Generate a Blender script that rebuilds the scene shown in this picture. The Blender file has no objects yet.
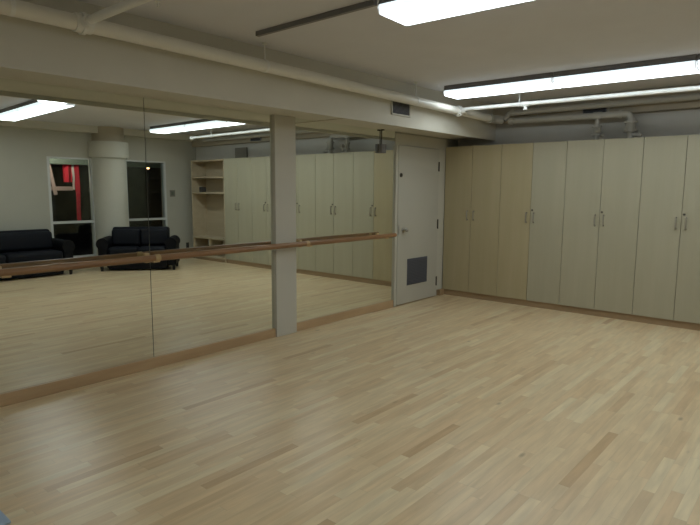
import bpy, bmesh, math, random
from mathutils import Vector, Matrix
random.seed(7)
S = bpy.context.scene
C = S.collection
PI = math.pi

# ------------------------------------------------------------------ materials
def mat(name, col, rough=.6, metal=0., spec=.5, bump=0., bscale=40., var=0., vscale=3.):
    m = bpy.data.materials.new(name); m.use_nodes = True
    n = m.node_tree.nodes; l = m.node_tree.links
    b = n['Principled BSDF']
    b.inputs['Base Color'].default_value = (*col, 1)
    b.inputs['Roughness'].default_value = rough
    b.inputs['Metallic'].default_value = metal
    b.inputs['Specular IOR Level'].default_value = spec
    tc = n.new('ShaderNodeTexCoord')
    if var:
        t = n.new('ShaderNodeTexNoise'); t.inputs['Scale'].default_value = vscale; t.inputs['Detail'].default_value = 4
        l.new(tc.outputs['Object'], t.inputs['Vector'])
        r = n.new('ShaderNodeMapRange'); r.inputs['From Min'].default_value = .3; r.inputs['From Max'].default_value = .7
        r.inputs['To Min'].default_value = 1 - var; r.inputs['To Max'].default_value = 1 + var
        l.new(t.outputs['Fac'], r.inputs['Value'])
        v = n.new('ShaderNodeVectorMath'); v.operation = 'SCALE'; v.inputs[0].default_value = col
        l.new(r.outputs['Result'], v.inputs['Scale']); l.new(v.outputs['Vector'], b.inputs['Base Color'])
    if bump:
        t2 = n.new('ShaderNodeTexNoise'); t2.inputs['Scale'].default_value = bscale; t2.inputs['Detail'].default_value = 3
        l.new(tc.outputs['Object'], t2.inputs['Vector'])
        bp = n.new('ShaderNodeBump'); bp.inputs['Strength'].default_value = bump; bp.inputs['Distance'].default_value = .002
        l.new(t2.outputs['Fac'], bp.inputs['Height']); l.new(bp.outputs['Normal'], b.inputs['Normal'])
    return m

def emit(name, col, s):
    m = bpy.data.materials.new(name); m.use_nodes = True
    n = m.node_tree.nodes; l = m.node_tree.links
    b = n['Principled BSDF']; b.inputs['Base Color'].default_value = (.8, .8, .8, 1); b.inputs['Roughness'].default_value = .3
    b.inputs['Emission Color'].default_value = (*col, 1); b.inputs['Emission Strength'].default_value = s
    return m

def wood(name, c1, c2, rough, axis='Z', scale=1., spec=.5):
    """fine straight grain running along the axis"""
    m = bpy.data.materials.new(name); m.use_nodes = True
    n = m.node_tree.nodes; l = m.node_tree.links; b = n['Principled BSDF']
    tc = n.new('ShaderNodeTexCoord'); mp = n.new('ShaderNodeMapping')
    sc = {'X': (1.2, 14, 14), 'Y': (14, 1.2, 14), 'Z': (14, 14, 1.2)}[axis]
    mp.inputs['Scale'].default_value = [s * scale for s in sc]
    l.new(tc.outputs['Object'], mp.inputs['Vector'])
    t = n.new('ShaderNodeTexNoise'); t.inputs['Scale'].default_value = 1.; t.inputs['Detail'].default_value = 6; t.inputs['Roughness'].default_value = .6
    l.new(mp.outputs['Vector'], t.inputs['Vector'])
    r = n.new('ShaderNodeValToRGB'); r.color_ramp.elements[0].position = .3; r.color_ramp.elements[1].position = .7
    r.color_ramp.elements[0].color = (*c1, 1); r.color_ramp.elements[1].color = (*c2, 1)
    l.new(t.outputs['Fac'], r.inputs['Fac']); l.new(r.outputs['Color'], b.inputs['Base Color'])
    b.inputs['Roughness'].default_value = rough; b.inputs['Specular IOR Level'].default_value = spec
    return m

def floor_mat():
    """narrow maple strips along y, random lengths, tone per strip, satin lacquer"""
    m = bpy.data.materials.new('maple_strip_floor'); m.use_nodes = True
    n = m.node_tree.nodes; l = m.node_tree.links; b = n['Principled BSDF']
    def M(op, a, bb=None, c=None):
        k = n.new('ShaderNodeMath'); k.operation = op
        for i, q in enumerate((a, bb, c)):
            if q is None: continue
            if isinstance(q, (int, float)): k.inputs[i].default_value = q
            else: l.new(q, k.inputs[i])
        return k.outputs[0]
    tc = n.new('ShaderNodeTexCoord'); sp = n.new('ShaderNodeSeparateXYZ')
    l.new(tc.outputs['Object'], sp.inputs[0])
    W = .057
    u = M('DIVIDE', sp.outputs['X'], W); row = M('FLOOR', u); fu = M('FRACT', u)
    wn = n.new('ShaderNodeTexWhiteNoise'); wn.noise_dimensions = '1D'; l.new(row, wn.inputs['W'])
    ln = M('MULTIPLY_ADD', wn.outputs['Value'], .45, .45)
    off = M('MULTIPLY', wn.outputs['Value'], 37.3)
    v = M('DIVIDE', M('ADD', sp.outputs['Y'], off), ln); pl = M('FLOOR', v); fv = M('FRACT', v)
    cb = n.new('ShaderNodeCombineXYZ'); l.new(row, cb.inputs[0]); l.new(pl, cb.inputs[1])
    w2 = n.new('ShaderNodeTexWhiteNoise'); w2.noise_dimensions = '2D'; l.new(cb.outputs[0], w2.inputs['Vector'])
    cr = n.new('ShaderNodeValToRGB'); e = cr.color_ramp.elements
    e[0].position = 0; e[0].color = (*FL[0], 1); e[1].position = 1; e[1].color = (*FL[4], 1)
    for p, c in ((.05, FL[1]), (.4, FL[2]), (.8, FL[3])):
        q = cr.color_ramp.elements.new(p); q.color = (*c, 1)
    l.new(w2.outputs['Value'], cr.inputs['Fac'])
    # grain within a strip and small knots
    mp = n.new('ShaderNodeMapping'); mp.inputs['Scale'].default_value = (30, 3.2, 1)
    ad = n.new('ShaderNodeVectorMath'); ad.operation = 'ADD'
    l.new(tc.outputs['Object'], ad.inputs[0]); 
    sc = n.new('ShaderNodeVectorMath'); sc.operation = 'SCALE'; sc.inputs['Scale'].default_value = 9.; l.new(w2.outputs['Color'], sc.inputs[0])
    l.new(sc.outputs[0], ad.inputs[1]); l.new(ad.outputs[0], mp.inputs['Vector'])
    gr = n.new('ShaderNodeTexNoise'); gr.inputs['Scale'].default_value = 1; gr.inputs['Detail'].default_value = 5; l.new(mp.outputs[0], gr.inputs['Vector'])
    g = n.new('ShaderNodeMapRange'); g.inputs['From Min'].default_value = .3; g.inputs['From Max'].default_value = .7
    g.inputs['To Min'].default_value = .87; g.inputs['To Max'].default_value = 1.08; l.new(gr.outputs['Fac'], g.inputs['Value'])
    mk = n.new('ShaderNodeMapping'); mk.inputs['Scale'].default_value = (7, 2.6, 1); l.new(tc.outputs['Object'], mk.inputs['Vector'])
    kn = n.new('ShaderNodeTexVoronoi'); kn.inputs['Scale'].default_value = 1.; l.new(mk.outputs[0], kn.inputs['Vector'])
    kr = n.new('ShaderNodeMapRange'); kr.inputs['From Min'].default_value = .03; kr.inputs['From Max'].default_value = .12
    kr.inputs['To Min'].default_value = .62; kr.inputs['To Max'].default_value = 1.; l.new(kn.outputs['Distance'], kr.inputs['Value'])
    wk = n.new('ShaderNodeSeparateColor'); l.new(kn.outputs['Color'], wk.inputs[0])
    kk = M('MAXIMUM', kr.outputs['Result'], M('GREATER_THAN', wk.outputs[0], .22))
    ed = M('MINIMUM', fu, M('SUBTRACT', 1., fu))
    seam = n.new('ShaderNodeMapRange'); seam.inputs['From Min'].default_value = 0; seam.inputs['From Max'].default_value = .03
    seam.inputs['To Min'].default_value = .86; seam.inputs['To Max'].default_value = 1; l.new(ed, seam.inputs['Value'])
    ev = M('MULTIPLY', M('MINIMUM', fv, M('SUBTRACT', 1., fv)), ln)
    sv = n.new('ShaderNodeMapRange'); sv.inputs['From Min'].default_value = 0; sv.inputs['From Max'].default_value = .002
    sv.inputs['To Min'].default_value = .8; sv.inputs['To Max'].default_value = 1; l.new(ev, sv.inputs['Value'])
    f = M('MULTIPLY', M('MULTIPLY', g.outputs['Result'], kk), M('MULTIPLY', seam.outputs['Result'], sv.outputs['Result']))
    o = n.new('ShaderNodeVectorMath'); o.operation = 'SCALE'; l.new(cr.outputs['Color'], o.inputs[0]); l.new(f, o.inputs['Scale'])
    l.new(o.outputs[0], b.inputs['Base Color'])
    rr = n.new('ShaderNodeMapRange'); rr.inputs['To Min'].default_value = .283; rr.inputs['To Max'].default_value = .335
    sc2 = n.new('ShaderNodeTexNoise'); sc2.inputs['Scale'].default_value = 1.3; sc2.inputs['Detail'].default_value = 5; l.new(tc.outputs['Object'], sc2.inputs['Vector'])
    l.new(sc2.outputs['Fac'], rr.inputs['Value']); l.new(rr.outputs['Result'], b.inputs['Roughness'])
    b.inputs['Specular IOR Level'].default_value = .5
    return m

FL = [(.56, .385, .21), (.67, .50, .295), (.71, .55, .335), (.735, .588, .368), (.76, .64, .42)]
LIGHT = 8.3
CREAM = (.46, .45, .385)
M_ = dict(
    floor=floor_mat(),
    wall=mat('cream_wall_paint', CREAM, .7, bump=.15, bscale=60, var=.02),
    soffit=mat('cream_soffit_paint', (.625, .605, .525), .55, bump=.12, bscale=60, var=.025),
    pillar=mat('grey_beige_pillar_paint', (.555, .54, .475), .6, bump=.1),
    ceiling=mat('off_white_ceiling_paint', (.69, .70, .75), .8, bump=.3, bscale=90, var=.02),
    beam=mat('tan_beam_paint', (.44, .39, .30), .7),
    columnpaint=mat('column_paint', (.56, .55, .475), .6, bump=.1),
    backwall=mat('grey_wall_paint', (.56, .55, .51), .7, var=.03),
    ledge=wood('baseboard_wood', (.43, .29, .16), (.56, .395, .23), .45, 'Y'),
    kick=wood('brown_baseboard_wood', (.29, .20, .11), (.38, .27, .155), .5, 'X'),
    barre=wood('barre_wood', (.23, .12, .055), (.34, .19, .09), .35, 'Y', 2.),
    bracket=wood('bracket_wood', (.45, .31, .15), (.55, .40, .2), .4, 'X', 2.),
    pale=wood('pale_birch_veneer', (.395, .372, .268), (.43, .406, .297), .36, 'Z', .6),
    warm=wood('warm_birch_veneer', (.405, .35, .21), (.445, .385, .24), .38, 'Z', .6),  # first door's warm tone; on the next two doors it paints in shading
    carcass=wood('carcass_edge', (.20, .15, .085), (.26, .2, .12), .6, 'Z'),
    shelfwood=wood('shelf_birch', (.44, .365, .25), (.51, .43, .30), .5, 'X', .6),
    door=mat('white_door_paint', (.485, .472, .405), .45, var=.015),
    frame=mat('white_frame_paint', (.54, .525, .45), .5),
    steel=mat('brushed_steel', (.45, .44, .41), .35, 1.),
    handle=mat('dull_nickel', (.36, .34, .28), .5, .5),
    dark=mat('dark_metal', (.05, .05, .055), .5, .4),
    lock=mat('dark_bronze', (.10, .09, .075), .45, .6),
    grille=mat('blue_grey_grille', (.10, .105, .125), .55),
    housing=mat('grey_light_housing', (.20, .195, .20), .5, .2),
    lens=None,
    cap=emit('lens_end_cap', (.85, .93, 1.), .38),
    pipe=mat('painted_pipe', (.78, .77, .71), .35),
    pipewhite=mat('white_painted_pipe', (.80, .81, .78), .3),
    pipegrey=mat('grey_painted_pipe', (.44, .43, .39), .45),
    leather=mat('navy_black_leather', (.006, .0075, .012), 0.6, spec=.2, bump=.35, bscale=120),
    leather2=mat('black_leather', (.004, .0045, .0065), 0.6, spec=.18, bump=.35, bscale=120),
    blackfoot=mat('black_foot', (.01, .01, .01), .5),
    winframe=mat('white_aluminium', (.62, .64, .64), .4, .2),
    plastic=mat('grey_green_plastic', (.16, .18, .14), .5),
    plate=mat('dark_plate', (.045, .042, .04), .5),
    red=mat('red_paint', (.55, .018, .03), .5),
    redcloth=mat('red_cloth', (.62, .02, .05), .8),
    whitepost=mat('white_post', (.75, .72, .70), .5),
    pinkbeam=mat('pale_pink_beam', (.52, .40, .37), .6),
    green=mat('grey_green_panel', (.20, .26, .22), .6),
    night=mat('night_asphalt', (.03, .03, .03), .9),
    brick=mat('dark_street_wall', (.05, .045, .04), .9, var=.3),
    lamp=emit('orange_lamp_glass', (1., .52, .25), 6.),
    mat=mat('pale_blue_foam', (.36, .46, .58), .7, bump=.3),
    cardboard=mat('grey_board', (.24, .225, .19), .7),
)
def mirror_mat():
    m = bpy.data.materials.new('mirror_silver'); m.use_nodes = True
    n = m.node_tree.nodes; l = m.node_tree.links
    n.remove(n['Principled BSDF'])
    g = n.new('ShaderNodeBsdfGlossy'); g.inputs['Color'].default_value = (.87, .90, .85, 1); g.inputs['Roughness'].default_value = 0.
    l.new(g.outputs[0], n['Material Output'].inputs['Surface'])
    return m
def glass_mat():
    m = bpy.data.materials.new('window_glass'); m.use_nodes = True
    n = m.node_tree.nodes; l = m.node_tree.links
    n.remove(n['Principled BSDF'])
    t = n.new('ShaderNodeBsdfTransparent'); t.inputs['Color'].default_value = (.9, .94, .92, 1)
    g = n.new('ShaderNodeBsdfGlossy'); g.inputs['Roughness'].default_value = .0; g.inputs['Color'].default_value = (.9, .95, .93, 1)
    f = n.new('ShaderNodeFresnel'); f.inputs['IOR'].default_value = 1.5
    x = n.new('ShaderNodeMixShader'); l.new(f.outputs[0], x.inputs[0]); l.new(t.outputs[0], x.inputs[1]); l.new(g.outputs[0], x.inputs[2])
    l.new(x.outputs[0], n['Material Output'].inputs['Surface'])
    return m
def lens_mat():
    # four tubes glow through a prismatic acrylic wrap: bright over the tubes, dimmer at the rims
    m = bpy.data.materials.new('lit_prismatic_lens'); m.use_nodes = True
    n = m.node_tree.nodes; l = m.node_tree.links; b = n['Principled BSDF']
    b.inputs['Base Color'].default_value = (.8, .85, .85, 1); b.inputs['Roughness'].default_value = .3
    tc = n.new('ShaderNodeTexCoord'); sp = n.new('ShaderNodeSeparateXYZ'); l.new(tc.outputs['Object'], sp.inputs[0])
    ab = n.new('ShaderNodeMath'); ab.operation = 'ABSOLUTE'; l.new(sp.outputs['Y'], ab.inputs[0])
    r = n.new('ShaderNodeValToRGB'); e = r.color_ramp.elements
    e[0].position = 0.; e[0].color = (.84, .93, .98, 1)
    e[1].position = 1.; e[1].color = (.105, .122, .130, 1)
    for p, c in ((.10, (.78, .88, .94)), (.28, (.97, 1., .98)), (.42, (.78, .88, .94)), (.62, (.95, 1, .98)), (.78, (.62, .72, .78)), (.935, (.115, .135, .142)), (.885, (.45, .52, .55))):
        q = e.new(p); q.color = (*c, 1)
    d = n.new('ShaderNodeMath'); d.operation = 'DIVIDE'; d.inputs[1].default_value = .168; l.new(ab.outputs[0], d.inputs[0]); l.new(d.outputs[0], r.inputs['Fac'])
    l.new(r.outputs['Color'], b.inputs['Emission Color']); b.inputs['Emission Strength'].default_value = LIGHT
    return m
M_['lens'] = lens_mat()
M_['mirror'] = mirror_mat(); M_['glass'] = glass_mat()

# ------------------------------------------------------------------ mesh helpers
class MB:
    def __init__(s): s.bm = bmesh.new()
    def box(s, a, b, bevel=0., seg=2, rot=None, pivot=None):
        t = bmesh.new(); bmesh.ops.create_cube(t, size=1)
        c = [(a[i] + b[i]) / 2 for i in range(3)]; d = [abs(b[i] - a[i]) for i in range(3)]
        for v in t.verts: v.co = Vector((v.co.x * d[0] + c[0], v.co.y * d[1] + c[1], v.co.z * d[2] + c[2]))
        if bevel: bmesh.ops.bevel(t, geom=list(t.edges), offset=min(bevel, min(d) * .49), segments=seg, affect='EDGES', profile=.5)
        if rot: 
            R = Matrix.Rotation(rot[0], 3, rot[1]); p = Vector(pivot or c)
            for v in t.verts: v.co = R @ (v.co - p) + p
        return s._merge(t)
    def cyl(s, p, q, r, n=16, r2=None, cap=True):
        p, q = Vector(p), Vector(q); d = q - p
        t = bmesh.new()
        bmesh.ops.create_cone(t, cap_ends=cap, segments=n, radius1=r, radius2=r if r2 is None else r2, depth=d.length)
        R = d.to_track_quat('Z', 'Y').to_matrix()
        for v in t.verts: v.co = R @ v.co + (p + q) / 2
        return s._merge(t)
    def tube(s, pts, r, n=14):
        """swept round tube with rounded bends"""
        pts = [Vector(p) for p in pts]
        rings = []
        up = Vector((0, 0, 1))
        for i, p in enumerate(pts):
            if i == 0: d = pts[1] - p
            elif i == len(pts) - 1: d = p - pts[i - 1]
            else: d = (pts[i + 1] - p).normalized() + (p - pts[i - 1]).normalized()
            d.normalize()
            a = d.cross(up)
            if a.length < 1e-3: a = d.cross(Vector((1, 0, 0)))
            if rings and a.dot(lasta) < 0: a = -a
            # carry the previous frame along
            if rings: a = lasta - d * lasta.dot(d)
            a.normalize(); lasta = a; bb = d.cross(a)
            rings.append([s.bm.verts.new(p + (a * math.cos(k * 2 * PI / n) + bb * math.sin(k * 2 * PI / n)) * r) for k in range(n)])
        for i in range(len(rings) - 1):
            for k in range(n):
                s.bm.faces.new((rings[i][k], rings[i][(k + 1) % n], rings[i + 1][(k + 1) % n], rings[i + 1][k]))
        s.bm.faces.new(rings[0][::-1]); s.bm.faces.new(rings[-1])
        return s
    def sphere(s, c, r, sc=(1, 1, 1)):
        t = bmesh.new(); bmesh.ops.create_uvsphere(t, u_segments=16, v_segments=10, radius=r)
        for v in t.verts: v.co = Vector((v.co.x * sc[0], v.co.y * sc[1], v.co.z * sc[2])) + Vector(c)
        return s._merge(t)
    def prism(s, prof, axis, a, b):
        """profile (list of 2D points) extruded along axis x or y from a to b"""
        def P(u, v, w): return (w, u, v) if axis == 'x' else (u, w, v)
        A = [s.bm.verts.new(P(u, v, a)) for u, v in prof]; B = [s.bm.verts.new(P(u, v, b)) for u, v in prof]
        k = len(prof)
        for i in range(k): s.bm.faces.new((A[i], A[(i + 1) % k], B[(i + 1) % k], B[i]))
        s.bm.faces.new(A[::-1]); s.bm.faces.new(B)
        return s
    def _merge(s, t):
        me = bpy.data.meshes.new('t'); t.to_mesh(me); t.free(); s.bm.from_mesh(me); bpy.data.meshes.remove(me); return s
    def build(s, name, m, parent=None, smooth=False):
        bmesh.ops.recalc_face_normals(s.bm, faces=s.bm.faces)
        me = bpy.data.meshes.new(name); s.bm.to_mesh(me); s.bm.free()
        me.materials.append(M_[m])
        if smooth:
            for p in me.polygons: p.use_smooth = True
            try: me.set_sharp_from_angle(angle=R_(40))
            except Exception: pass
        o = bpy.data.objects.new(name, me); C.objects.link(o)
        if parent: o.parent = parent
        return o
def R_(d): return math.radians(d)
def box(a, b, bevel=0., **k): return MB().box(a, b, bevel, **k)
def arc(pts, r, n=6):
    """round the inner corners of a polyline"""
    pts = [Vector(p) for p in pts]; out = [pts[0]]
    for i in range(1, len(pts) - 1):
        p = pts[i]; a = (pts[i - 1] - p).normalized(); b = (pts[i + 1] - p).normalized()
        A = p + a * r; B = p + b * r
        for k in range(n + 1):
            t = k / n; out.append(A * (1 - t) ** 2 + p * 2 * t * (1 - t) + B * t ** 2)
    out.append(pts[-1]); return out
def tag(o, label, cat, group=None, kind=None):
    o['label'] = label; o['category'] = cat
    if group: o['group'] = group
    if kind: o['kind'] = kind
    return o
def thing(name, loc, label, cat, group=None, kind=None, rz=0.):
    o = bpy.data.objects.new(name, None); C.objects.link(o); o.empty_display_size = .1
    o.location = loc; o.rotation_euler = (0, 0, rz)
    return tag(o, label, cat, group, kind)
def struct(o, label, cat): return tag(o, label, cat, kind='structure')
def children(o): return [c for c in C.objects if c.parent == o]
def dup(root, loc, label, group=None):
    r = root.copy(); C.objects.link(r); r.location = loc; r['label'] = label
    if group: r['group'] = group
    for ch in children(root):
        c = ch.copy(); C.objects.link(c); c.parent = r
        for g in children(ch):
            d = g.copy(); C.objects.link(d); d.parent = c
    return r

# ------------------------------------------------------------------ room shell
YB, YF, W, ZC = 7.35, -2.6, 6.60, 2.655      # back wall, wall behind the camera, right wall, ceiling
YC = 6.985                                    # front of the cabinet doors
ZU, ZL, SX = 2.22, 2.185, .585               # soffit underside, lip bottom, soffit depth
struct(box((-.2, YF - .2, -.15), (W + .2, YB + .2, 0)).build('floor', 'floor'), 'pale maple strip wood floor of the whole room', 'floor')
struct(box((-.2, YF - .2, ZC), (W + .2, YB + .2, ZC + .15)).build('ceiling', 'ceiling'), 'off-white painted ceiling above the light fixtures', 'ceiling')
struct(box((-.2, YF, 0), (0, YB, ZC)).build('wall_left', 'wall'), 'cream wall carrying the mirrors, barre and white door', 'wall')
struct(box((-.2, YB, 0), (W + .2, YB + .2, ZC)).build('wall_back', 'backwall'), 'grey wall strip above the tall cabinets', 'wall')
struct(box((-.2, YF - .2, 0), (W + .2, YF, ZC)).build('wall_front', 'wall'), 'cream wall on the side facing the cabinets', 'wall')
# right wall (seen in the mirror) with two tall window openings
WIN = [(4.215, 5.05), (5.68, 6.59)]; WZ0, WZ1 = .18, 2.065
w = MB()
ys = [YF, WIN[0][0], WIN[0][1], WIN[1][0], WIN[1][1], YB]
for i in (0, 2, 4): w.box((W, ys[i], 0), (W + .2, ys[i + 1], ZC))
for a, b in WIN:
    w.box((W, a, 0), (W + .2, b, WZ0)); w.box((W, a, WZ1), (W + .2, b, ZC))
struct(w.build('wall_right', 'wall'), 'cream wall with two dark windows, seen in the mirror behind the sofas', 'wall')

# soffit along the mirror wall, with its lower lip
s = MB()
s.prism([(0, ZU), (SX - .022, ZU), (SX - .022, ZL), (SX, ZL), (SX, ZC), (0, ZC)], 'y', YF, YB)
struct(s.build('soffit', 'soffit'), 'long cream boxed soffit running above the mirrors and door', 'soffit')
struct(box((.02, 4.385, ZU - .005), (.41, 4.40, ZU)).build('trim_1', 'beam'), 'thin dark joint strip across the soffit underside right of the pillar', 'trim')
struct(box((SX, YB - .10, 2.41), (W, YB, ZC)).build('beam', 'beam'), 'tan beam along the ceiling above the wall pipes', 'beam')
struct(box((W - .18, YF, 2.53), (W, YB - .10, ZC)).build('trim_2', 'soffit'), 'low ceiling bulkhead over the window wall, seen in the mirror', 'trim')
struct(box((0, 3.765, 0), (.05, 4.045, ZU), .004).build('pillar', 'pillar'), 'plain flat grey-beige pillar between the two mirror bays', 'pillar')
# round column by the windows
c = MB(); cx, cy = W - .02, 5.345
c.cyl((cx, cy, 0), (cx, cy, 2.50), .30, 48)
c = thing('column', (cx, cy, 0), 'thick round cream column between the two windows, seen in the mirror', 'column', kind='structure')
MB().cyl((0, 0, 0), (0, 0, 2.08), .318, 56).build('shaft', 'columnpaint', c, True)
MB().cyl((0, 0, 2.08), (0, 0, 2.38), .375, 56).build('collar', 'columnpaint', c, True)
MB().cyl((0, 0, 2.38), (0, 0, ZC), .30, 48).build('neck', 'beam', c, True)

# baseboards
struct(box((0, YF, 0), (.03, 3.765, .09), .004).build('baseboard_left', 'ledge'), 'wooden baseboard under the wide mirror left of the pillar', 'baseboard')
struct(box((0, 4.045, 0), (.03, 5.785, .09), .004).build('baseboard_left', 'ledge'), 'wooden baseboard under the narrow mirror between pillar and door', 'baseboard')
struct(box((.02, YC + .018, 0), (6.2, YC + .033, .079)).build('baseboard_back', 'kick'), 'brown baseboard running along the foot of the tall cabinets', 'baseboard')
struct(box((0, 6.86, 0), (.06, YC - .004, .085), .004).build('baseboard_left', 'kick'), 'short brown baseboard block in the corner between door and cabinets', 'baseboard')

# ------------------------------------------------------------------ mirrors
MG = 'wall mirror panels'
for a, b, lab in ((.95, 2.413, 'leftmost mirror panel, reflecting the long black sofa and left window'),
                  (2.419, 3.763, 'mirror panel just left of the pillar, reflecting the open shelves'),
                  (4.048, 5.785, 'mirror panel between the pillar and the white door')):
    t = thing('mirror', (0, (a + b) / 2, .09), lab, 'mirror', MG)
    h = (b - a) / 2
    box((.0, -h, 0), (.006, h, ZU - .091)).build('backing', 'dark', t)
    box((.006, -h, 0), (.012, h, ZU - .091)).build('mirror_glass', 'mirror', t)

# ------------------------------------------------------------------ barre
t = thing('ballet_barre', (.15, 3.2, .945), 'long round wooden ballet barre mounted across the mirrors and pillar', 'barre')
MB().cyl((0, -2.1, 0), (0, 2.435, 0), .0265, 20).build('rail', 'barre', t, True)
for y in (-1.9, -.815, .93, 2.25):
    if y == .93: pass
    k = MB()
    k.box((-.138, y - .02, -.05), (-.120, y + .02, .03), .004)
    k.cyl((-.122, y, -.018), (-.02, y, -.018), .012, 12)
    k.box((-.032, y - .03, -.034), (.022, y + .03, -.02), .004)
    k.box((-.034, y - .022, -.036), (-.0268, y + .022, .02), .003)
    k.build('bracket', 'bracket', t, True)
k = MB()
for y in (-.80, .90): MB().cyl((0, y - .022, 0), (0, y + .022, 0), .030, 20).build('joint_sleeve', 'bracket', t, True)

# ------------------------------------------------------------------ white door in the mirror wall
d = thing('door_1', (0, 6.3, 0), 'white flush door with a low vent grille in the far left corner', 'door', kind='structure')
y0, y1 = 5.835, 6.785; Y = 6.3
box((0, y0 - Y, .012), (.042, y1 - Y, 2.055), .003).build('door_slab', 'door', d)
box((0, y0 - .045 - Y, 0), (.035, y0 - .003 - Y, 2.06)).build('door_jamb', 'frame', d); box((0, y1 + .003 - Y, .0855), (.014, YC - .005 - Y, 2.06)).build('door_jamb', 'frame', d)
box((0, y0 - .045 - Y, 2.06), (.016, YC - .005 - Y, 2.2)).build('door_head', 'frame', d)
for z in (1.82, 1.03, .225):
    h = MB(); h.cyl((.05, y1 - .012 - Y, z - .065), (.05, y1 - .012 - Y, z + .065), .009, 10)
    h.box((.0415, y1 - .022 - Y, z - .06), (.046, y1 - .008 - Y, z + .06))
    h.build('hinge', 'lock', d)
k = MB(); k.cyl((.0421, 5.955 - Y, .99), (.05, 5.955 - Y, .99), .033, 20); k.cyl((.05, 5.955 - Y, .99), (.085, 5.955 - Y, .99), .012, 14)
k.sphere((.10, 5.955 - Y, .99), .027, (.8, 1, 1)); k.build('door_knob', 'steel', d, True)
box((.0421, 5.838 - Y, .93), (.0445, 5.865 - Y, 1.05), .001).build('strike_plate', 'steel', d)
k = MB(); k.cyl((.0421, 5.885 - Y, 1.685), (.052, 5.885 - Y, 1.685), .026, 20); k.cyl((.052, 5.885 - Y, 1.685), (.06, 5.885 - Y, 1.685), .013, 14)
k.build('deadbolt', 'lock', d, True)
v = box((.0421, 6.055 - Y, .247), (.048, 6.53 - Y, .60), .002).build('vent_grille', 'grille', d)
sl = MB()
for i in range(16): sl.box((.0481, 6.07 - Y, .262 + i * .0205), (.056, 6.515 - Y, .266 + i * .0205), rot=(R_(30), 'Y'))
sl.build('louver', 'grille', v)

# ------------------------------------------------------------------ tall cabinets: six two-door units
WD = .42521; X0 = .0171
cab_labels = ['tall warm tan cabinet in the corner right beside the white door',
              'second tall cabinet from the white door, one tan and one pale door',
              'third tall cabinet from the white door, pale doors below the valve pipes',
              'tall pale cabinet at the right edge of the photo, fourth from the white door',
              'fifth tall pale cabinet from the door, seen in the mirror',
              'tall pale cabinet next to the open shelves, seen in the mirror']
def cabinet(mats, locked):
    t = thing('wardrobe_cabinet', (0, YC, 0), '', 'cabinet', 'tall storage cabinets along the wall')
    g = .0022
    b = MB(); w2 = 2 * WD
    b.box((.001, .0205, .0795), (.019, YB - YC - .003, 2.092)); b.box((w2 - .019, .0205, .0795), (w2 - .001, YB - YC - .003, 2.092))
    b.box((.019, .0205, .0795), (w2 - .019, YB - YC - .003, .10)); b.box((.019, .0205, 2.072), (w2 - .019, YB - YC - .003, 2.092))
    b.box((.019, YB - YC - .012, .10), (w2 - .019, YB - YC - .003, 2.072)); b.box((WD - .015, .0205, .10), (WD + .015, .1, 2.072))
    b.build('body', 'carcass', t)
    for i in (0, 1):
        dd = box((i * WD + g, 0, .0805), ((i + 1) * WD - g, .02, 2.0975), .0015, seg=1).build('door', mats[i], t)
        x = WD + (-.048 if i == 0 else .048)
        h = MB(); h.tube(arc([(x, -.0005, 1.095), (x, -.03, 1.095), (x, -.03, 1.215), (x, -.0005, 1.215)], .012), .0085, 10)
        h.build('handle', 'handle', dd, True)
        if i == 1 and locked:
            MB().cyl((WD + .024, -.0005, 1.252), (WD + .024, -.008, 1.252), .012, 14).build('lock', 'lock', dd, True)
    return t
protos = {}
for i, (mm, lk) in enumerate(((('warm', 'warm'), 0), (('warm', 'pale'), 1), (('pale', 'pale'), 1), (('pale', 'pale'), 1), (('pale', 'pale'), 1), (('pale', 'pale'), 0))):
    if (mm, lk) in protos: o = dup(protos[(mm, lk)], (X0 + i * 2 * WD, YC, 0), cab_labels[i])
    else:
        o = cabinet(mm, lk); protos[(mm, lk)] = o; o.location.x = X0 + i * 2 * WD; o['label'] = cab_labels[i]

# open shelf unit at the far end of the cabinets (seen in the mirror)
sx0, sx1 = X0 + 12 * WD + .004, 6.26
t = thing('shelf_unit', (sx0, YC, 0), 'open light wood shelf unit with low cubbies, seen in the mirror', 'shelf unit')
L = sx1 - sx0; D = YB - YC - .004
box((0, 0, .0), (.022, D, 2.095)).build('side_panel', 'shelfwood', t)
box((L - .022, 0, 0), (L, D, 2.095)).build('side_panel', 'shelfwood', t)
box((.022, D - .01, .0), (L - .022, D, 2.095)).build('back_panel', 'shelfwood', t)
for z in (2.065, 1.72, 1.40, .455, .06):
    box((.022, .002 if z < 2 else 0, z), (L - .022, D - .01, z + .028)).build('shelf', 'shelfwood', t)
box((L / 2 - .011, .004, .088), (L / 2 + .011, D - .01, .455)).build('divider', 'shelfwood', t)
o = box((-.06, -.05, 0), (.06, .05, .11), .012).build('storage_box', 'plate'); o.location = (6.03, YC + .12, 1.428)
tag(o, 'small dark box on the middle open shelf, seen in the mirror', 'box')
o = box((0, -.04, 0), (.36, 0, .235), .004).build('board_panel', 'cardboard'); o.location = (4.80, YB - .01, 2.0925 + .0005)
tag(o, 'grey board panel standing on top of the cabinets, seen in the mirror', 'panel')

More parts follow.
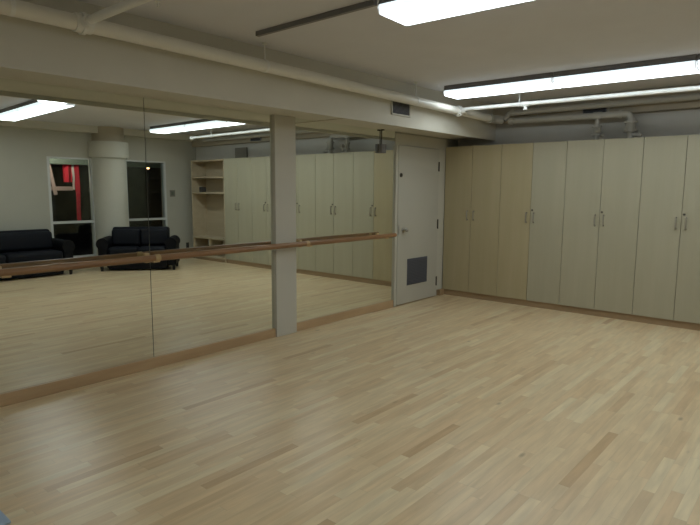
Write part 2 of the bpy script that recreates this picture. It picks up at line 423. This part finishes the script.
# ------------------------------------------------------------------ fluorescent fixtures
def fixture(ln):
    t = thing('ceiling_light', (0, 0, ZC), '', 'light', None)
    h = MB(); h.prism([(-.155, .001), (.155, .001), (.155, -.034), (.162, -.052), (-.162, -.052), (-.155, -.034)], 'x', .004, ln - .004)
    h.build('housing', 'housing', t)
    prof = [(-.157, -.0525), (-.168, -.072), (-.148, -.108), (.148, -.108), (.168, -.072), (.157, -.0525)]
    l = MB(); l.prism(prof, 'x', .0125, ln - .0125); l.build('lens', 'lens', t)
    for x in (.003, ln - .012): MB().prism([(p[0] * 1.004, p[1]) for p in prof], 'x', x, x + .009).build('end_cap', 'cap', t)
    return t
PITCH = 1.22; ANB = R_(1.6)
lp = fixture(PITCH)
rowB = ['lit fluorescent ceiling light nearest the soffit in the row above the cabinets',
        'second lit fluorescent light from the soffit in the row above the cabinets',
        'third fluorescent light of the row above the cabinets, entering the right photo edge',
        'farthest fluorescent light of the row near the cabinets, seen in the mirror']
for i in range(4):
    o = lp if i == 0 else dup(lp, (0, 0, 0), '')
    o.location = (.81 + i * PITCH * math.cos(ANB), 5.755 + i * PITCH * math.sin(ANB), ZC); o.rotation_euler.z = ANB; o['label'] = rowB[i]; o['group'] = 'fluorescent lights in the row above the cabinets'
rowA = ['lit fluorescent ceiling light at the top centre of the photo, beside the dark raceway',
        'middle fluorescent light of the nearer row, seen at the mirror left edge',
        'fluorescent light of the nearer row closest to the window wall, seen in the mirror']
ANG = R_(3.0)
for i in range(3):
    o = dup(lp, ((2.065, 3.31, 4.535)[i], (2.955, 3.17, 3.235)[i], ZC), rowA[i], 'fluorescent lights in the nearer row')
    o.rotation_euler.z = ANG
for i in (0, 1):
    dup(lp, (1.95 + i * 1.235, -.05, ZC), ['fluorescent ceiling light above and behind the viewpoint, nearest the mirror wall', 'fluorescent ceiling light directly above and behind the viewpoint', 'fluorescent ceiling light above and behind the viewpoint, nearest the window wall'][i], 'fluorescent lights above the viewpoint')
o = box((0, -.016, -.034), (1.12, .016, .002), .003).build('raceway', 'housing'); o.location = (.90, 2.845, ZC)
tag(o, 'dark grey metal raceway on the ceiling leading to the nearest light', 'raceway')
k = MB(); k.cyl((0, 0, .002), (0, 0, -.006), .016, 16); k.tube(arc([(0, 0, -.005), (0, 0, -.015), (.012, 0, -.025), (0, 0, -.035), (-.009, 0, -.026)], .006), .004, 8)
o = k.build('ceiling_hook', 'pipewhite', None, True); o.location = (.96, 2.0, ZC); tag(o, 'tiny white hook on the ceiling near the top left', 'hook')

# ------------------------------------------------------------------ sprinkler pipes
def collar(mb, p, d, r, l=.03):
    p = Vector(p); d = Vector(d).normalized(); mb.cyl(p - d * l, p + d * l, r, 18)
PX = .70
def mz(y): return 2.503 - .0102 * max(0, y - .5)
t = thing('sprinkler_pipe', (PX, 3, 2.48), 'long thick cream pipe running along the soffit face', 'pipe')
def rel(p): return (p[0] - PX, p[1] - 3, p[2] - 2.48)
MB().tube([rel((PX, y, mz(y))) for y in (YF + .01, 0, 2, 4, 6, 6.93)], .047, 20).build('pipe', 'pipe', t, True)
for y in (1.645, 6.13):
    k = MB(); collar(k, rel((PX, y, mz(y))), (0, 1, 0), .056, .05); collar(k, rel((PX, y, mz(y))), (0, 1, 0), .066, .012)
    k.cyl(rel((PX + .04, y, mz(y))), rel((PX + .11, y, mz(y))), .036, 16); k.build('tee_fitting', 'pipewhite', t, True)
for y in (1.25, 3.09, 5.22):
    k = MB(); k.cyl(rel((PX, y, mz(y) + .05)), rel((PX, y, ZC)), .006, 8); collar(k, rel((PX, y, mz(y))), (0, 1, 0), .051, .012)
    k.cyl(rel((PX, y, ZC - .012)), rel((PX, y, ZC)), .022, 12); k.build('hanger', 'pipewhite', t, True)
y = 6.97; k = MB(); k.tube(arc([rel((PX, 6.92, mz(6.9))), rel((PX, 7.05, mz(7))), rel((PX + .10, 7.12, mz(7) - .01))], .06), .054, 18)
collar(k, rel((PX, 6.93, mz(6.93))), (0, 1, 0), .062, .018); k.build('elbow', 'pipegrey', t, True)
# near branch
t = thing('branch_pipe', (PX + .1, 1.645, 2.495), 'white sprinkler branch pipe crossing the top left corner of the photo', 'pipe', 'sprinkler branch pipes')
MB().tube([(.012, 0, 0), (1.2, .005, 0), (4.6, .01, 0)], .026, 16).build('pipe', 'pipewhite', t, True)
for x in (1.6, 3.8): MB().cyl((x, .006, .026), (x, .006, ZC - 2.495), .006, 8).build('hanger', 'pipewhite', t)
# far branch
z = 2.455
t = thing('branch_pipe', (PX + .1, 6.11, z), 'bright white sprinkler branch pipe in front of the lit row above the cabinets', 'pipe', 'sprinkler branch pipes')
MB().tube([(.012, -.01, 0), (2, 0, 0), (4.36, 0, 0)], .0225, 16).build('pipe', 'pipewhite', t, True)
k = MB(); collar(k, (4.34, 0, 0), (1, 0, 0), .036, .03); k.build('end_cap', 'pipewhite', t, True); t.rotation_euler.z = R_(2.3)
for x in (.67, 3.7):
    h = MB(); h.cyl((x, 0, .027), (x, 0, ZC - z), .007, 8); collar(h, (x, 0, 0), (1, 0, 0), .028, .012); h.build('hanger', 'pipewhite', t, True)
for x in (.74,):
    h = MB(); collar(h, (x, 0, 0), (1, 0, 0), .031, .04); h.cyl((x, 0, 0), (x, 0, -.055), .018, 14); h.cyl((x, 0, -.055), (x, 0, -.062), .026, 16)
    h.build('sprinkler_head', 'pipewhite', t, True)
# upper pipe along the beam
t = thing('wall_pipe', (.80, 7.14, 2.51), 'upper grey pipe running along the tan beam above the cabinets', 'pipe', 'grey pipes above the cabinets')
MB().tube(arc([(.022, -.02, -.088), (.05, 0, -.04), (.07, 0, -.004), (.20, 0, 0), (3, 0, .0), (5.2, 0, 0)], .02), .035, 16).build('pipe', 'pipegrey', t, True)
for x, q in ((.13, .025), (.62, .012), (3.4, .012)):
    k = MB(); collar(k, (x, 0, 0), (1, 0, 0), .042, q); k.build('coupling', 'pipegrey', t, True)
# lower pipe with drops and valves
t = thing('wall_pipe', (.86, 7.15, 2.405), 'lower grey pipe with two valve drops standing above the third cabinet', 'pipe', 'grey pipes above the cabinets')
zt = 2.0925 - 2.405 + .0015
MB().tube(arc([(0.02, 0, 0.002), (1.50, 0, -.02), (1.515, 0, -.2), (1.515, 0, zt)], .055), .038, 16).build('pipe', 'pipegrey', t, True)
for p, dr, q in (((.05, 0, 0), (1, 0, 0), .03), ((1.40, 0, -.018), (1, 0, 0), .02), ((1.515, 0, -.085), (0, 0, 1), .016)):
    k = MB(); collar(k, p, dr, .047, q); k.build('coupling', 'pipegrey', t, True)
v = MB()
for q in (-.115, -.215): collar(v, (1.515, 0, q), (0, 0, 1), .074, .013)
collar(v, (1.515, 0, -.165), (0, 0, 1), .055, .04); v.cyl((1.515, 0, -.25), (1.60, -.03, -.27), .02, 12); v.sphere((1.62, -.035, -.27), .026); v.build('valve', 'pipegrey', t, True)
v = MB(); v.cyl((1.14, 0, -.02), (1.14, 0, zt), .025, 14); collar(v, (1.14, 0, -.016), (1, 0, 0), .046, .045); v.build('drop_pipe', 'pipegrey', t, True)
v = MB()
for q in (-.14, -.235): collar(v, (1.14, 0, q), (0, 0, 1), .056, .013)
collar(v, (1.14, 0, -.185), (0, 0, 1), .04, .04)
v.cyl((1.14, 0, -.185), (1.18, -.08, -.19), .015, 10); v.cyl((1.155, -.08, -.19), (1.205, -.08, -.19), .03, 14); v.sphere((1.21, -.02, -.25), .024)
v.build('valve', 'pipegrey', t, True)
for x in (.40, 1.26): MB().cyl((x, 0, .02), (x, .02, ZC - 2.405), .006, 8).build('hanger', 'pipegrey', t)

# ------------------------------------------------------------------ vents
t = thing('air_vent', (SX, 5.105, 2.37), 'small square dark air vent in the soffit face', 'vent')
f = MB(); a, b = .178, .075
f.box((0, -a, -b), (.012, -a + .022, b), .003); f.box((0, a - .022, -b), (.012, a, b), .003); f.box((0, -a, -b), (.012, a, -b + .018), .003); f.box((0, -a, b - .012), (.012, a, b), .003)
f.build('frame', 'frame', t)
box((.0005, -a + .022, -b + .018), (.003, a - .022, b - .012)).build('backing', 'dark', t)
f = MB()
for i in range(9): f.box((.0035, -a + .024, -b + .026 + i * .0125), (.010, a - .024, -b + .0285 + i * .0125), rot=(R_(35), 'Y'))
f.build('louver', 'housing', t)
t = thing('air_vent', (1.93, YB - .10, 2.47), 'dark slot vent in the tan beam behind the pipes', 'vent')
box((-.14, -.012, -.05), (.14, -.0005, .05), .003).build('frame', 'housing', t)
box((-.13, -.016, -.042), (.13, -.0125, .042)).build('slot', 'dark', t)
t = thing('air_vent', (4.43, YB - .10, 2.47), 'dark slot vent above the far cabinets, seen in the mirror', 'vent')
box((-.16, -.012, -.045), (.16, -.0005, .045), .003).build('frame', 'housing', t)
box((-.145, -.016, -.034), (.145, -.0125, .034)).build('slot', 'dark', t)

# small box hanging from the soffit in front of the right mirror
t = thing('pendant_box', (.040, 5.50, ZU), 'small dark metal box hanging on a thin rod below the soffit by the door', 'pendant')
MB().cyl((-.016, 0, 0), (-.016, 0, -.17), .006, 8).build('rod', 'lock', t)
MB().cyl((0, 0, 0), (0, 0, -.012), .022, 14).build('rosette', 'lock', t)
MB().box((-.026, -.045, -.28), (.026, .045, -.17), .008).build('case', 'housing', t)

# ------------------------------------------------------------------ window wall furniture (all seen in the mirror)
def window(n, a, b, lab):
    t = thing('window_%d' % n, (W, (a + b) / 2, WZ0), lab, 'window', kind='structure')
    h = (b - a) / 2; H = WZ1 - WZ0; zm = .865 - WZ0; fw = .045
    f = MB()
    f.box((.0, -h, 0), (.08, -h + fw, H)); f.box((.0, h - fw, 0), (.08, h, H))
    f.box((.0, -h + fw, H - .03), (.08, h - fw, H)); f.box((0, -h + fw, 0), (.08, h - fw, fw))
    f.build('window_frame', 'winframe', t)
    box((0, -h + fw, zm - .022), (.08, h - fw, zm + .022)).build('transom_bar', 'winframe', t)
    box((.045, -h + fw, zm + .022), (.051, h - fw, H - .03)).build('pane', 'glass', t)
    box((.045, -h + fw, fw), (.051, h - fw, zm - .022)).build('pane', 'glass', t)
window(1, *WIN[0], 'dark tall window left of the round column, red shapes outside, seen in the mirror')
window(2, *WIN[1], 'dark tall window right of the round column, seen in the mirror')
t = thing('thermostat', (W, 6.73, 1.40), 'small dark square thermostat on the wall right of the window, seen in the mirror', 'thermostat')
box((-.012, -.062, -.07), (.001, .062, .07), .003).build('back_plate', 'cardboard', t)
box((-.03, -.036, -.045), (-.0118, .036, .045), .006).build('case', 'plastic', t)
t = thing('wall_outlet', (W, 7.06, .26), 'small dark wall outlet near the floor by the shelves, seen in the mirror', 'outlet')
box((-.01, -.036, -.06), (-.0005, .036, .06), .003).build('plate', 'plate', t)
box((-.013, -.018, .008), (-.0105, .018, .04), .001).build('socket', 'dark', t); box((-.013, -.018, -.04), (-.0105, .018, -.008), .001).build('socket', 'dark', t)

def sofa(loc, rz, w, dep, label, nseat, back=.77):
    """front faces -y in its own frame, front-left foot at the origin, width along +x"""
    t = thing('sofa', loc, label, 'sofa', 'black leather sofas', rz=rz)
    aw = .17
    box((aw + .001, .02, .025), (w - aw - .001, dep - .02, .27), .02).build('base', 'leather2', t, True)
    box((aw + .002, dep - .24, .2705), (w - aw - .002, dep, back), .05, seg=4, rot=(R_(-4), 'X'), pivot=(0, dep, .27)).build('backrest', 'leather', t, True)
    sw = (w - 2 * aw) / nseat
    for i in range(nseat):
        box((aw + i * sw + .004, -.01, .271), (aw + (i + 1) * sw - .004, dep - .25, .43), .05, seg=4).build('seat_cushion', 'leather', t, True)
        box((aw + i * sw + .006, dep - .33, .4305), (aw + (i + 1) * sw - .006, dep - .19, back - .03), .05, seg=4, rot=(R_(-6), 'X'), pivot=(0, dep - .2, .43)).build('back_cushion', 'leather', t, True)
    for x in (0, w - aw):
        a = MB(); a.box((x, 0, .09), (x + aw, dep - .01, .52), .03, seg=3); a.cyl((x + aw / 2, -.015, .50), (x + aw / 2, dep - .02, .50), aw / 2 + .02, 24)
        a.build('armrest', 'leather2', t, True)
    for x in (.05, w - .05):
        for y in (.05, dep - .07):
            MB().cyl((x, y, 0), (x, y, .0895), .022, 12, r2=.032).build('leg', 'blackfoot', t, True)
    return t
# long sofa against the window wall: faces -x, its right end (as seen in the mirror) at y = 4.25
sofa((5.80, 4.26, 0), R_(-90), 2.10, .70, 'long black leather sofa at the mirror left edge, left of the first window', 2)
# two-seat sofa set at an angle in front of the column
e = Vector((-.60, .80)); 
sofa((4.955, 5.74, 0), math.atan2(-.80, .64), 1.36, .62, 'two-seat black leather sofa set at an angle before the column, seen in the mirror', 2)

# mat at the lower left corner of the photo
o = box((0, -.6, 0), (.05, .6, .05), .01)
o = MB().box((-.55, -.9, 0), (0, 0, .012), .004).build('floor_mat', 'mat'); o.location = (1.58, .80, .0005)
tag(o, 'pale blue mat corner lying on the floor at the lower left photo corner', 'mat')

# ------------------------------------------------------------------ outside the windows (night)
struct(box((W + .2, 0, -.15), (W + 9, 16, -.01)).build('ground', 'night'), 'dark ground outside the windows at night', 'ground')
struct(box((W + 8.5, 0, -.01), (W + 9, 16, 5)).build('street_wall', 'brick'), 'dark wall across the street outside the windows', 'wall')
# pieces stand along the mirrored sight lines from the room
def outside(fy, dx):          # point dx outside the left window, on the line through window position fy
    cx, cyy = -4.277, 0.
    yw = WIN[0][0] + fy * (WIN[0][1] - WIN[0][0]); k = (W + dx - cx) / (W - cx)
    return W + dx, yw * k
def strip(name, w, z0, z1, m):
    k = MB(); n = 12; rows = []
    for i in range(n + 1):
        t = i / n; z = z1 + (z0 - z1) * t; d = .012 * math.sin(t * 9); ww = w * (.75 + .25 * math.sin(PI * min(1, t * 1.6 + .1)))
        rows.append([k.bm.verts.new(q) for q in ((d - .006, -ww, z), (d - .006, ww, z), (d + .006, ww, z), (d + .006, -ww, z))])
    for a, b in zip(rows, rows[1:]):
        for q in range(4): k.bm.faces.new((a[q], a[(q + 1) % 4], b[(q + 1) % 4], b[q]))
    k.bm.faces.new(rows[0][::-1]); k.bm.faces.new(rows[-1])
    return k.build(name, m, None, True)
x, y = outside(.625, 1.06)
o = strip('streamer', .052, .80, 1.972, 'redcloth'); o.location = (x, y, 0); tag(o, 'long red cloth streamer hanging outside the left window, seen in the mirror', 'streamer')
x, y = outside(.545, 1.06)
o = strip('streamer', .022, 1.47, 1.972, 'whitepost'); o.location = (x, y, 0); tag(o, 'short white streamer between the red banner and the red streamer outside the left window', 'streamer')
x, y = outside(.43, 1.06)
k = MB(); prof = []
for i in range(9): prof.append((-.09 + .0225 * i, .025 * math.sin(i * 1.1)))
pts = prof + [(u, v + .02) for u, v in prof[::-1]]
V = [[k.bm.verts.new((v, u * (1 - .25 * abs(zz - 1.85)), zz)) for u, v in pts] for zz in (1.62, 1.75, 1.86, 1.9695)]
for i in range(3):
    for j in range(len(pts)):
        jj = (j + 1) % len(pts); k.bm.faces.new((V[i][j], V[i][jj], V[i + 1][jj], V[i + 1][j]))
k.bm.faces.new(V[0][::-1]); k.bm.faces.new(V[-1])
o = k.build('banner', 'redcloth', None, True); o.location = (x, y, 0); tag(o, 'red cloth banner hanging outside the left window', 'banner')
x, y = outside(.22, 1.1)
t = thing('porch_beam', (x, y, 0), 'pale pink timber beam outside the left window', 'beam')
box((-.05, -.7, 1.45), (.05, .26, 1.53), .005).build('rail', 'pinkbeam', t)
box((-.08, -.19, 1.36), (-.055, -.12, 2.06), .005, rot=(R_(10), 'X')).build('brace', 'pinkbeam', t)
o = MB().box((0, -2.4, 0), (.12, 3.2, .16), .01).build('lintel', 'green'); o.location = (W + 1.0, 5.4, 1.97)
tag(o, 'grey green lintel outside across the top of the left window', 'lintel')
# small glowing lamp far outside, visible through the right window
k = (W + 4 + 4.277) / (W + 4.277)
t = thing('street_lamp', (W + 4, 6.19 * k, -.01), 'small glowing orange lamp outside the right window, seen in the mirror', 'lamp')
MB().cyl((0, 0, 0), (0, 0, 2.05), .03, 12).build('pole', 'dark', t, True)
MB().sphere((0, 0, 2.09), .042).build('bulb', 'lamp', t, True)

# an added unseen light over the left window's outer side brightens the streamers
t = thing('porch_lamp', (W + .198, 4.3, 2.5), 'small porch lamp on the outer face of the window wall', 'lamp')
MB().box((0, -.06, -.08), (.03, .06, .08), .005).build('back_plate', 'dark', t)
MB().sphere((.10, 0, -.02), .07).build('globe', 'lamp', t, True)
ld = bpy.data.lights.new('porch_bulb', 'POINT'); ld.energy = 42; ld.color = (1, .85, .75); ld.shadow_soft_size = .06
lo = bpy.data.objects.new('porch_bulb', ld); C.objects.link(lo); lo.parent = t; lo.location = (.25, 0, -.02)

# ------------------------------------------------------------------ world, camera, colour
wd = bpy.data.worlds.new('night'); S.world = wd; wd.use_nodes = True
wd.node_tree.nodes['Background'].inputs[0].default_value = (.004, .005, .008, 1)
cam = bpy.data.cameras.new('camera'); co = bpy.data.objects.new('camera', cam); C.objects.link(co); S.camera = co
F, YAW, PIT, ROL, CX = 563.7355, R_(40.7916), R_(7.36747), R_(.31362), 4.27676
fw = Vector((-math.sin(YAW) * math.cos(PIT), math.cos(YAW) * math.cos(PIT), -math.sin(PIT)))
r = Vector((math.cos(YAW), math.sin(YAW), 0)); u = r.cross(fw)
r2 = math.cos(ROL) * r + math.sin(ROL) * u; u2 = -math.sin(ROL) * r + math.cos(ROL) * u
mw = Matrix(((r2.x, u2.x, -fw.x), (r2.y, u2.y, -fw.y), (r2.z, u2.z, -fw.z))).to_4x4(); mw.translation = (CX, 0, 1.5)
co.matrix_world = mw
cam.sensor_fit = 'HORIZONTAL'; cam.sensor_width = 36; cam.lens = F * 36 / 700; cam.clip_start = .02; cam.clip_end = 100
S.view_settings.view_transform = 'Standard'; S.view_settings.look = 'None'; S.view_settings.exposure = 0; S.view_settings.gamma = 1
S.view_settings.use_curve_mapping = False
S.cycles.max_bounces = 14; S.cycles.diffuse_bounces = 8; S.cycles.glossy_bounces = 8; S.cycles.transparent_max_bounces = 12
S.cycles.caustics_reflective = True; S.cycles.sample_clamp_indirect = 4; S.cycles.use_denoising = True; S.cycles.use_adaptive_sampling = False
